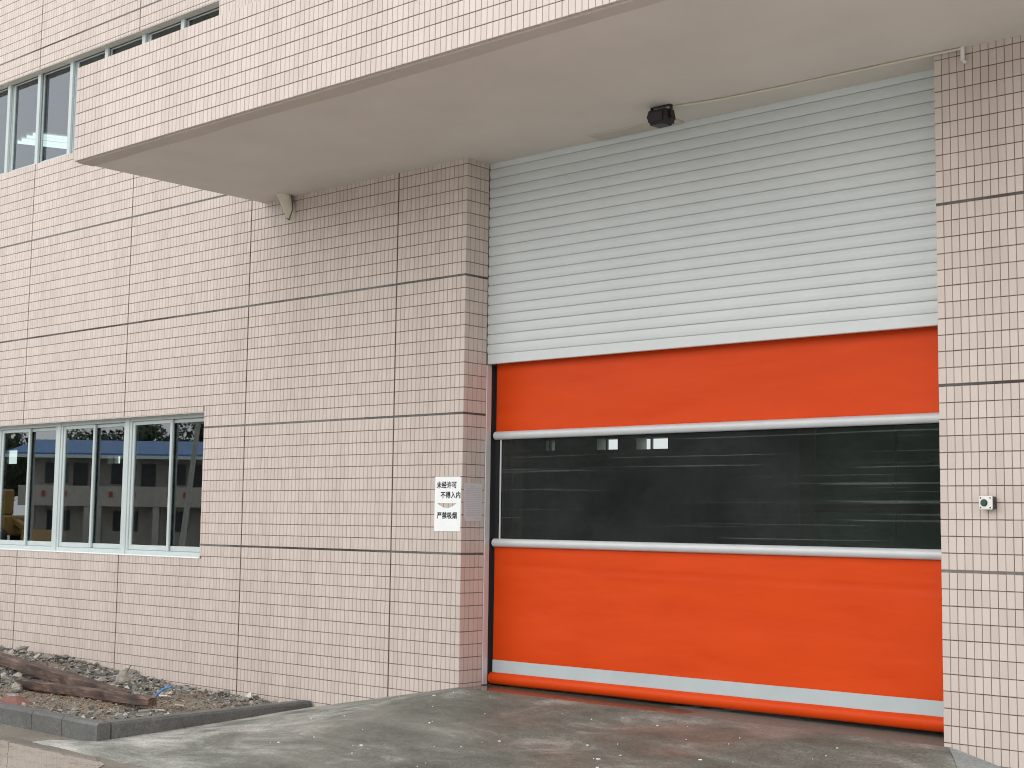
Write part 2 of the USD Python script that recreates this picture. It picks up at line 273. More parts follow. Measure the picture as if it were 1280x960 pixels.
# ------------------------------------------------------------------ levels of the facade
J1, MOD = 1.03, 1.112                      # first wide horizontal joint and the spacing of the wide joints
SOF, CANT, CANY, CANL, CANR = 4.205, 5.0, -1.972, -2.625, 7.2
W_LOW = (-11.2, -3.44, .90, 2.295); W_UP = (-11.2, -3.43, 5.245, 6.35)
DW = 4.0
SLOT = .0019; GR = .0032                    # half joint, depth of the grout behind the tile face
def cols_left():
    out = []; x = 0.0
    for n, first in [(16, 0)] + [(40, 1)] * 7:
        for k in range(n): out.append((x - .0498 * (k + 1) + SLOT, x - .0498 * k - SLOT))
        x -= .0498 * n + .012
    return out
def v_joints():
    x = -.0498 * 16 - .006; out = [x]
    for _ in range(6): x -= .0498 * 40 + .012; out.append(x)
    return out
def rows():
    out = []
    z = J1 - .009
    for k in range(16): out.append((z - .1 * k - .0942, z - .1 * k))
    for j in range(7):
        b = J1 + MOD * j + .009; p = (MOD - .018 + .0058) / 11
        for k in range(11): out.append((b + p * k, b + p * k + p - .0058))
    return out
COLS_L = cols_left(); ROWS = rows()
COLS_R = [(DW + .0498 * k + SLOT, DW + .0498 * (k + 1) - SLOT) for k in range(16)]
COLS_R += [(DW + .0498 * k + SLOT + .012, DW + .0498 * (k + 1) - SLOT + .012) for k in range(16, 56)]
def clip(r, holes):
    for h in holes:
        if r is None: return None
        if r[0] < h[1] and r[1] > h[0] and r[2] < h[3] and r[3] > h[2]:
            c = [(r[0], min(r[1], h[0]), r[2], r[3]), (max(r[0], h[1]), r[1], r[2], r[3]), (r[0], r[1], r[2], min(r[3], h[2])), (r[0], r[1], max(r[2], h[3]), r[3])]
            c = [q for q in c if q[1] - q[0] > .006 and q[3] - q[2] > .006]
            r = max(c, key=lambda q: (q[1] - q[0]) * (q[3] - q[2])) if c else None
    return r
def tile_verts(r, frame):
    """One bevelled tile (rect in the wall's own u, v) as 12 vertices, slightly uneven."""
    o, U, V, N = frame; u0_, u1_, v0_, v1_ = r
    j = rng.uniform(-.0006, .0006, 2); u0_ += j[0]; u1_ += j[0]; v0_ += j[1]; v1_ += j[1]
    h = GR + rng.uniform(-.0008, .0004); tu, tv = rng.uniform(-.0045, .0045, 2); e = .0015; cu, cv = (u0_ + u1_) / 2, (v0_ + v1_) / 2
    P = []
    for a, b, z in ((u0_, v0_, -.001), (u1_, v0_, -.001), (u1_, v1_, -.001), (u0_, v1_, -.001),
                    (u0_, v0_, h - e), (u1_, v0_, h - e), (u1_, v1_, h - e), (u0_, v1_, h - e),
                    (u0_ + e, v0_ + e, h), (u1_ - e, v0_ + e, h), (u1_ - e, v1_ - e, h), (u0_ + e, v1_ - e, h)):
        z2 = z + ((a - cu) * tu + (b - cv) * tv * .5 if z > 0 else 0)
        P.append(o + U * a + V * b + N * z2)
    return np.array(P)
TF = []
for a in (0, 4):
    for i in range(4):
        k = (i + 1) % 4; TF += [[a + i, a + k, a + 4 + k], [a + i, a + 4 + k, a + 4 + i]]
TF += [[8, 9, 10], [8, 10, 11]]; TF = np.array(TF)
A3 = lambda *v: np.array(v, float)
X3, Y3, Z3 = A3(1, 0, 0), A3(0, 1, 0), A3(0, 0, 1)
F_WALL = (A3(0, GR, 0), X3, Z3, -Y3); F_JL = (A3(-GR, 0, 0), Y3, Z3, X3); F_JR = (A3(DW + GR, 0, 0), -Y3, Z3, -X3)
F_CAN = (A3(0, CANY + GR, 0), X3, Z3, -Y3); F_CL = (A3(CANL + GR, 0, 0), -Y3, Z3, -X3); F_CB = (A3(0, 0, SOF + GR), X3, Y3, -Z3)
def screen(P):
    d = P - CAM; w = d @ fw; f = FOC / 36 * 1280
    return np.stack([640 + f * (d @ rt) / w, 480 - f * (d @ up) / w], -1)
tiles = []                                  # (projected area if in view, vertices)
def lay(cols, rws, frame, holes=(), seen=True):
    for c in cols:
        for r in rws:
            q = clip((c[0], c[1], r[0], r[1]), holes)
            if q is None: continue
            P = tile_verts(q, frame); a = 0.0
            if seen:
                s = screen(P[8:]); m = s.mean(0)
                if 0 < m[0] < 1280 and 0 < m[1] < 952: a = abs(np.prod(np.ptp(s, axis=0)))
            tiles.append((a, P))
BIG = 99
holes_l = [W_LOW, W_UP, (CANL - .004, BIG, SOF, CANT), (-BIG, BIG, -BIG, -.62)]
lay(COLS_L, [r for r in ROWS if r[0] < 7.9], F_WALL, holes_l)
lay(COLS_R, [r for r in ROWS if -.5 < r[0] < SOF], F_WALL, [(-BIG, BIG, SOF - .001, BIG)])
lay([(DW - .0498 * (k + 1) + SLOT, DW - .0498 * k - SLOT) for k in range(80)] + COLS_R, [r for r in ROWS if 4.9 < r[0] < 7.9], F_WALL, [(-BIG, BIG, 0, CANT + .003)], seen=False)
jc = [(.0524 * k + SLOT, .0524 * (k + 1) - SLOT) for k in range(5)]
lay(jc, [r for r in ROWS if -.12 < r[0] < SOF], F_JL, [(-BIG, BIG, SOF - .001, BIG)])
lay([(-b, -a) for a, b in jc], [r for r in ROWS if -.12 < r[0] < SOF], F_JR, [(-BIG, BIG, SOF - .001, BIG)], seen=False)
cr = [(SOF + .0994 * k + (.003 if k else .0), SOF + .0994 * (k + 1) - .003) for k in range(8)]
cc = [(CANL + .0498 * k + SLOT, CANL + .0498 * (k + 1) - SLOT) for k in range(197)]
lay(cc, cr, F_CAN)
lay(cc, [(CANY + .002, CANY + .032)], F_CB, seen=False)
lay([(-CANY - .0498 * (k + 1) + SLOT, -CANY - .0498 * k - SLOT) for k in range(39)], cr, F_CL, seen=False)
order = sorted(range(len(tiles)), key=lambda i: -tiles[i][0]); single = order[:298]; rest = order[298:]

# ------------------------------------------------------------------ the factory building
B = thing('factory_building', 'factory front faced in small beige tiles with a deep canopy over an orange door', 'building')
def wall_slab(polys, y0, y1):
    b = MB()
    for ext, hs in polys:
        t = trimesh.creation.extrude_polygon(Polygon([(x, z) for x, z in ext], [[(h[0], h[2]), (h[1], h[2]), (h[1], h[3]), (h[0], h[3])] for h in hs]), y1 - y0, engine='earcut')
        v = t.vertices; b.add(np.stack([v[:, 0], y0 + v[:, 2], v[:, 1]], 1), t.faces[:, ::-1])
    return b
rect = lambda a, b_, c, d: [(a, c), (b_, c), (b_, d), (a, d)]
obj('wall', wall_slab([([(-24, -.9), (-GR, -.9), (-GR, SOF), (DW + GR, SOF), (DW + GR, -.9), (9, -.9), (9, 8.6), (-24, 8.6)], [W_LOW, W_UP])], GR, .60), M['grout'], B)
obj('canopy', MB().box(CANL + GR, CANR, CANY + GR, 0, SOF + GR, CANT - .004), M['grout'], B)
def wavy_strip(x0, x1, ya, yb, z0, z1, amp, n, seed):
    xs = np.linspace(x0, x1, n); w = (meshkit.noise(np.stack([xs * 1.7, xs * 0 + seed, xs * 0], -1)) - .5) * 2 * amp
    v = np.concatenate([np.stack([xs, xs * 0 + ya, xs * 0 + z], -1) for z in (z0, z1)] + [np.stack([xs, yb + w, xs * 0 + z], -1) for z in (z0, z1)])
    f = []
    for i in range(n - 1):
        for a, b in ((0, 2), (2, 3), (3, 1), (1, 0)): f += [[a * n + i, b * n + i, b * n + i + 1], [a * n + i, b * n + i + 1, a * n + i + 1]]
    return MB().add(v, f)
sf = obj('soffit', MB().box(CANL + .004, CANR, CANY + .034, .0025, SOF - .002, SOF + .002).box(-.002, DW + .002, .0025, .9, SOF - .002, SOF + .002), M['plaster'], B)
obj('drip_band', wavy_strip(CANL + .006, CANR - .01, CANY + .036, CANY + .17, SOF - .009, SOF - .001, .018, 60, 3), M['plaster_dark'], sf)
obj('seam_patch', MB().box(1.17, 1.95, .095, .255, SOF - .010, SOF - .0015, .003), M['plaster_dark'], sf)
# wide joints: a strip of sealant standing just proud of the grout
for j in range(7):
    hj = MB(); z = J1 + MOD * j
    spans = [(-13.9, -.0015), (DW + .0015, 6.7)] if z < SOF else [(-13.9, CANL - .01)] if z < CANT else [(-13.9, 6.7)]
    for a, b in spans:
        for h in (W_LOW, W_UP):
            if h[2] < z < h[3] and a < h[0] < b: a = h[1] + .003
        hj.box(a, b, GR - .0015, GR + .002, z - .0102, z + .0102)
        obj('horizontal_joint', hj, M['joint'], B); hj = MB()
    if z < SOF: obj('jamb_joint', MB().box(-GR - .002, -GR + .0015, .001, .262, z - .0102, z + .0102), M['joint'], B)
for x in v_joints():
    vj = MB()
    zs = [(-.6, 8.4)]
    if x > W_LOW[1]: zs = [(-.6, SOF if x > CANL else 8.4)] + ([(CANT + .02, 8.4)] if x > CANL else [])
    else: zs = [(-.6, W_LOW[2] - .002), (W_LOW[3] + .002, W_UP[2] - .002), (W_UP[3] + .002, 8.4)]
    for a, b in zs: vj.box(x - .0025, x + .0025, GR - .0012, GR + .002, a, b)
    obj('vertical_joint', vj, M['vjoint'], B)
tb = MB()
for i in rest: tb.add(tiles[i][1], TF)
tone(obj('tile_field', tb, M['tile'], B, kind='stuff'), 12, 4)
for i in single: obj('tile', (tiles[i][1], TF), M['tile1'], B)

# windows: white-green aluminium sliding units
def window_units(hole, edges, yf, low):
    z0, z1 = hole[2], hole[3]
    for a, b in edges:
        w = thing('window', parent=B)
        fr = MB(); t = .036; tb_ = .04 if low else .006
        fr.box(a, b, yf, yf + .09, z0 + .012, z0 + .012 + tb_, .003).box(a, b, yf, yf + .09, z1 - tb_, z1, .003)
        fr.box(a, a + t, yf + .001, yf + .089, z0 + .012 + tb_, z1 - tb_, .003).box(b - t, b, yf + .001, yf + .089, z0 + .012 + tb_, z1 - tb_, .003)
        if not low: fr.box(a - .03, a + .03, yf - .03, yf - .001, z0 + .012, z1, .003).box((a + b) / 2 - .03, (a + b) / 2 + .03, yf - .03, yf - .001, z0 + .012, z1, .003)
        obj('frame', fr, M['alu'], w)
        m = (a + b) / 2; za, zb = z0 + .012 + tb_ + .002, z1 - tb_ - .002
        ov = .028 if low else -.002
        for (c, d, y) in ((m - ov, b - t - .002, yf + (.036 if low else .012)), (a + t + .002, m + ov, yf + .012)):
            s = .036; st = s if low else .014; q = MB(); ym = y + .022
            q.box(c, c + s, y, ym, za, zb, .003).box(d - s, d, y, ym, za, zb, .003)
            q.box(c + s, d - s, y + .001, ym - .001, za, za + .05, .003).box(c + s, d - s, y + .001, ym - .001, zb - st, zb, .003)
            obj('sash', q, M['alu'], w)
            ti = rnd.uniform(-.0012, .0012); tz = rnd.uniform(-.0012, .0012)
            yy = y + .014
            P = [(x, yy + ti * (1 if x == c + s - .004 else -1) + tz * (1 if z == za else -1), z) for z in (za + .046, zb - st + .004) for x in (c + s - .004, d - s + .004)]
            obj('pane', (np.array(P), np.array([[0, 1, 3], [0, 3, 2]])), M['pane'], w)
ed = [-3.442, -4.885, -6.216, -7.547, -8.878, -10.209, -11.198]
window_units(W_LOW, [(ed[i + 1] + .004 + (.03 if i < 5 else 0), ed[i] - .004 - (.03 if i else 0)) for i in range(6)], .10, True)
for x in ed[1:-1]: obj('mullion', MB().box(x - .033, x + .033, .092, .16, W_LOW[2] + .012, W_LOW[3], .004), M['alu'], B)
obj('window_sill', MB().box(W_LOW[0] + .002, W_LOW[1] - .002, -.006, .20, W_LOW[2] - .001, W_LOW[2] + .012, .003), M['sill'], B)
eu = [-3.45 + .0, -4.85, -6.26, -7.64, -9.03, -10.42, -11.19]
window_units(W_UP, [(eu[i + 1] + .004, eu[i] - .004) for i in range(6)], .105, False)
obj('window_sill', MB().box(W_UP[0] + .002, W_UP[1] - .002, .02, .22, W_UP[2] - .001, W_UP[2] + .012, .003), M['alu'], B)
obj('window_reveal', MB().box(W_UP[0] + .002, W_UP[1] - .002, GR + .001, .6, W_UP[3] - .006, W_UP[3] + .004).box(W_LOW[0] + .002, W_LOW[1] - .002, GR + .001, .6, W_LOW[3] - .006, W_LOW[3] + .004)
    .box(W_UP[1] - .004, W_UP[1] + .004, GR + .001, .6, W_UP[2], W_UP[3]).box(W_LOW[1] - .004, W_LOW[1] + .004, GR + .001, .6, W_LOW[2], W_LOW[3]), M['plaster'], B)
# the hall behind
D = 8.0
LAMPS = [(-9.28, 1.07), (-9.11, 1.06), (-8.93, 1.03), (-8.76, 1.02)]
far = [(-22.3, -21.5, 2.42, 2.74), (-17.85, -17.4, 2.36, 2.52), (-7.4, -7.1, 2.3, 2.5), (-6.03, -5.86, 2.35, 2.5), (-5.06, -4.68, 2.34, 2.5), (-4.35, -3.8, 2.33, 2.49)]
far += [(a, a + 1.9, 3.0, 4.0) for a in np.arange(-9.6, 7, 3.2)]
far += [(a, a + 1.6, 5.6, 6.5) for a in np.arange(-22, 7, 3.2)]
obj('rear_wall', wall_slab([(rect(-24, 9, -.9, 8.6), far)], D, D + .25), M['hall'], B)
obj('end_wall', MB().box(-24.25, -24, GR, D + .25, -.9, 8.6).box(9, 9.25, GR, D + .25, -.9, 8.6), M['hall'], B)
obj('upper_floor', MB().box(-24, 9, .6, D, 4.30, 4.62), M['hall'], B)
obj('roof', MB().box(-24.3, 9.3, -.05, D + .3, 8.6, 8.9), M['plaster'], B)
fb = MB()
for h in far[:6]: fb.box((h[0] + h[1]) / 2 - .012, (h[0] + h[1]) / 2 + .012, D - .02, D + .02, h[2], h[3])
obj('rear_window_bar', fb, M['alu'], B)
obj('hall_floor', MB().box(-24, 9, .62, D, -.3, -.004), M['hallfloor'], kind='structure')
obj('hall_column', MB().box(.05, .55, 5.0, 5.5, 0, 4.28, .01), M['farwall'], label='grey square column inside the dim hall behind the door window', category='column')
mc = thing('machine_cabinet', 'tall green machine cabinet inside the hall seen through the vinyl window', 'machine', loc=(1.7, 4.2, 0))
obj('cabinet_body', MB().box(-1.0, .75, 0, 1.2, .1, 2.5, .02), M['machine'], mc)
obj('base', MB().box(-.95, .7, .05, 1.15, 0, .1), M['black'], mc)
for k in range(2): obj('door_panel', MB().box(-.97 + .86 * k, -.13 + .84 * k, -.025, 0, .2, 2.4, .008), M['machine'], mc)
obj('rail', MB().box(-1.0, .75, -.05, -.026, 1.42, 1.5), M['dark_plastic'], mc)
for k, (x, y) in enumerate(LAMPS):
    tl = thing('fluorescent_lamp', ['lowest seen of the four pale ceiling lamps behind the upper window by the canopy', 'second lowest seen of the four pale ceiling lamps behind the upper window', 'second highest seen of the four pale ceiling lamps behind the upper window', 'highest seen of the four pale ceiling lamps behind the upper window'][k], 'lamp', 'ceiling lamps behind the upper window', loc=(x, y, 6.15))
    obj('tube', MB().cyl((0, 0, 0), (.56, 1.22, 0), .019, 10), M['tube_light'], tl); obj('batten', MB().cyl((-.01, -.015, .045), (.565, 1.235, .045), .022, 6), M['white_plastic'], tl)

# ------------------------------------------------------------------ roller shutter
SH = thing('roller_shutter', 'half lowered white steel roller shutter of horizontal slats above the orange door', 'shutter')
SB, PIT = 2.552, .0802
slat_prof = [(.022, 0), (.004, .0005), (.0, .008), (-.0035, .030), (-.0035, .050), (0, .070), (.004, .0775), (.022, .078)]
def slat(z, x0=.001, x1=DW - .001):
    n = len(slat_prof); v = [(x, .269 + p[0], z + p[1]) for x in (x0, x1) for p in slat_prof]; f = []
    for i in range(n):
        j = (i + 1) % n; f += [[i, j, n + j], [i, n + j, n + i]]
    for i in range(1, n - 1): f += [[0, i + 1, i], [n, n + i, n + i + 1]]
    return np.array(v), np.array(f)
obj('bottom_bar', MB().box(.004, DW - .004, .266, .306, SB, SB + .079, .004), M['slat'], SH)
z = SB + .0815; k = 0
while z < SOF - .008:
    v, f = slat(z); v[:, 1] += rnd.uniform(-.0007, .0007)
    v[:, 2] = np.minimum(v[:, 2], SOF - .0022); obj('slat', (v, f), M['slat'], SH); z += PIT
obj('slat_backing', MB().box(.004, DW - .004, .290, .296, SB + .07, SOF - .0025), M['slatgap'], SH)

# ------------------------------------------------------------------ orange high speed door
HD = thing('fabric_door', 'closed orange vinyl high speed door with a clear window band and silver stripe', 'door')
YC = .36; tilt = .0066
XA, XB = .028, DW - .028
def curtain(z0, z1, amp, seed, lo_tilt=0.0, hi_tilt=0.0):
    us = np.linspace(XA, XB, 110); vs = np.linspace(0, 1, 46)
    def fn(x, t):
        z = (z0 + lo_tilt * x) * (1 - t) + (z1 + hi_tilt * x) * t
        e = min(1, (x - XA) / .25, (XB - x) / .25)
        y = YC + amp * (meshkit.fbm(np.array([x * .8, z * 3.2, seed]), 4) - .5) * (.3 + .7 * e) + .004 * math.exp(-((z - z1 + .16 + .012 * x) / .012) ** 2) * e
        return (x, y, z)
    return MB().grid(fn, us, vs)
Z_T1, Z_T2 = 1.977, 1.119
obj('upper_curtain', curtain(Z_T1 + .02, 3.0, .022, 3.3), M['orange'], HD, smooth=True, label='upper orange curtain under the shutter')
obj('lower_curtain', curtain(.188, Z_T2 - .02, .020, 8.1, tilt), M['orange'], HD, smooth=True, label='lower orange curtain below the clear window')
for zt in (Z_T1, Z_T2):
    obj('window_tube', MB().cyl((.035, YC - .012, zt), (DW - .035, YC - .012, zt), .033, 24).cyl((.03, YC - .012, zt), (.035, YC - .012, zt), .028, 24), M['tube'], HD, smooth=40)
obj('vision_panel', (np.array([(XA + .056, YC + .004, Z_T2), (XB - .056, YC + .004, Z_T2), (XB - .056, YC + .004, Z_T1), (XA + .056, YC + .004, Z_T1)]), np.array([[0, 1, 2], [0, 2, 3]])), M['vinyl'], HD)
for x in (.084, DW - .084):
    obj('edge_strip', MB().box(x - .007, x + .007, YC - .008, YC + .0, Z_T2 + .03, Z_T1 - .03, .002), M['tube'], HD)
us = np.linspace(XA, XB, 80)
obj('silver_band', MB().grid(lambda x, t: (x, YC - .006 + .002 * math.sin(x * 9), .093 + tilt * x + .10 * t), us, np.linspace(0, 1, 5)), M['silver'], HD, smooth=True)
def rollfn(x, a):
    r = .046 + .005 * (meshkit.noise(np.array([x * 2.4, a * .4, 5.0])) - .5)
    return (x, YC + .01 - .05 + .04 - r * math.cos(a), .05 + tilt * x + r * math.sin(a))
obj('bottom_roll', MB().grid(rollfn, np.linspace(XA - .012, XB + .012, 120), np.linspace(-math.pi * .98, math.pi * .98, 22)), M['orange'], HD, smooth=True)
obj('roll_end_fold', MB().tm(trimesh.creation.torus(.027, .006, 18, 8)) if 0 else MB().cyl((XA - .013, YC, .05), (XA + .02, YC - .002, .052), .030, 14, .047), M['orange'], HD)
obj('hem_line', MB().box(XA, XB, -.004, .0, -.0035, .0035), M['black'], HD) if 0 else None
us2 = np.linspace(XA, XB, 3)
obj('hem_seam', MB().grid(lambda x, t: (x, YC - .0075 - .004 * t, .095 + tilt * x - .009 * t), us2, [0, 1]), mat('dark_hem', {'p': ('principled_bsdf', {'base_color': (.10, .01, .02), 'roughness': .6})}), HD)
for sx, x0 in ((1, 0.0), (-1, DW)):
    a, b = sorted((x0 - sx * .05, x0 + sx * .004))
    obj('guide_rail', MB().box(a, b, .264, .325, .0, SB - .003, .004), M['guide'], HD)
    a, b = sorted((x0 - sx * .05, x0 + sx * .105))
    obj('brush_seal', MB().box(a, b, .372, .44, .0, SB + .4), M['black'], HD)
    a, b = sorted((x0 - sx * .05, x0 + sx * .002))
    obj('seal_strip', MB().box(a, b, .325, .372, .0, SB - .003), M['black'], HD)
obj('door_head', MB().box(-.05, DW + .05, .40, .62, 2.9, 3.5, .01), M['guide'], HD)

# ------------------------------------------------------------------ fittings on the wall
lp = thing('flood_lamp', 'small black floodlight on a bracket under the canopy soffit above the shutter', 'lamp', loc=(2.05, -.17, SOF - .002))
obj('bracket', MB().box(-.085, .085, -.016, .016, -.006, 0).box(-.085, -.079, -.016, .016, -.10, -.0065).box(.079, .085, -.016, .016, -.10, -.0065), M['lampblack'], lp)
def loft(z): return z
hs = hull([(x, y, z) for x, y, z in [(-.072, -.055, -.035), (.072, -.055, -.035), (-.072, .05, -.03), (.072, .05, -.03), (-.077, -.07, -.085), (.077, -.07, -.085), (-.077, .065, -.09), (.077, .065, -.09), (-.05, -.06, -.145), (.05, -.06, -.145), (-.05, .045, -.14), (.05, .045, -.14)]])
hb = obj('housing', MB().tm(hs), M['lampblack'], lp)
obj('front_glass', MB().box(-.06, .06, -.078, -.0715, -.125, -.06, .002), M['dark_plastic'], hb)
fin = MB()
for k in range(6): fin.box(-.06 + .022 * k, -.054 + .022 * k, .04, .075, -.12, -.045)
obj('cooling_fin', fin, M['lampblack'], hb)
for s in (-1, 1): obj('pivot_knob', MB().cyl((s * .078, 0, -.09), (s * .098, 0, -.09), .014, 10), M['lampblack'], lp)
dp = thing('drain_pipe', 'short slanting cream drain pipe between the canopy soffit and the tiled wall', 'pipe')
obj('pipe', MB().cyl((-2.205, -.13, SOF + .03), (-2.235, .08, 3.955), .056, 28), M['cream'], dp, smooth=40)
obj('wire_tie', MB().cyl((-2.16, -.05, SOF), (-2.155, -.035, 4.08), .004, 6).cyl((-2.155, -.035, 4.08), (-2.215, -.03, 3.985), .004, 6).cyl((-2.215, -.03, 3.985), (-2.262, -.02, 4.01), .004, 6), M['dark_plastic'], dp)
cd = thing('cable_conduit', 'thin cream conduit along the soffit edge from the floodlight to the right wall', 'conduit')
P = [(2.14, -.13, SOF - .012), (2.5, -.07, SOF - .012), (3.0, -.045, SOF - .012), (3.66, -.035, SOF - .012), (4.198, -.022, SOF - .012)]
c = MB()
for a, b in zip(P, P[1:]): c.cyl(a, b, .0085, 8)
obj('conduit_run', c, M['cream'], cd, smooth=True)
obj('down_elbow', MB().cyl((4.198, -.022, SOF - .004), (4.198, -.022, SOF - .09), .013, 12).cyl((4.198, -.022, SOF - .083), (4.215, -.03, SOF - .104), .011, 12), M['white_plastic'], cd, smooth=40)
pb = thing('push_button', 'small pale square push button box with one dark green button on the right wall', 'button box', loc=(4.309, 0, 1.435))
obj('housing', MB().box(-.036, .041, -.05, .0, -.037, .037, .005), M['dark_plastic'], pb)
cv = obj('cover', MB().box(-.041, .041, -.062, -.0505, -.0395, .0395, .005), M['white_plastic'], pb)
for sx in (-1, 1):
    for sz in (-1, 1): obj('screw', MB().cyl((sx * .029, -.0635, sz * .028), (sx * .029, -.062, sz * .028), .0045, 10), M['dark_plastic'], cv)
obj('button_ring', MB().cyl((-.008, -.066, 0), (-.008, -.062, 0), .021, 20), M['dark_plastic'], pb)
obj('button_cap', MB().cyl((-.008, -.076, 0), (-.008, -.0665, 0), .016, 20, .017), M['green_button'], pb)
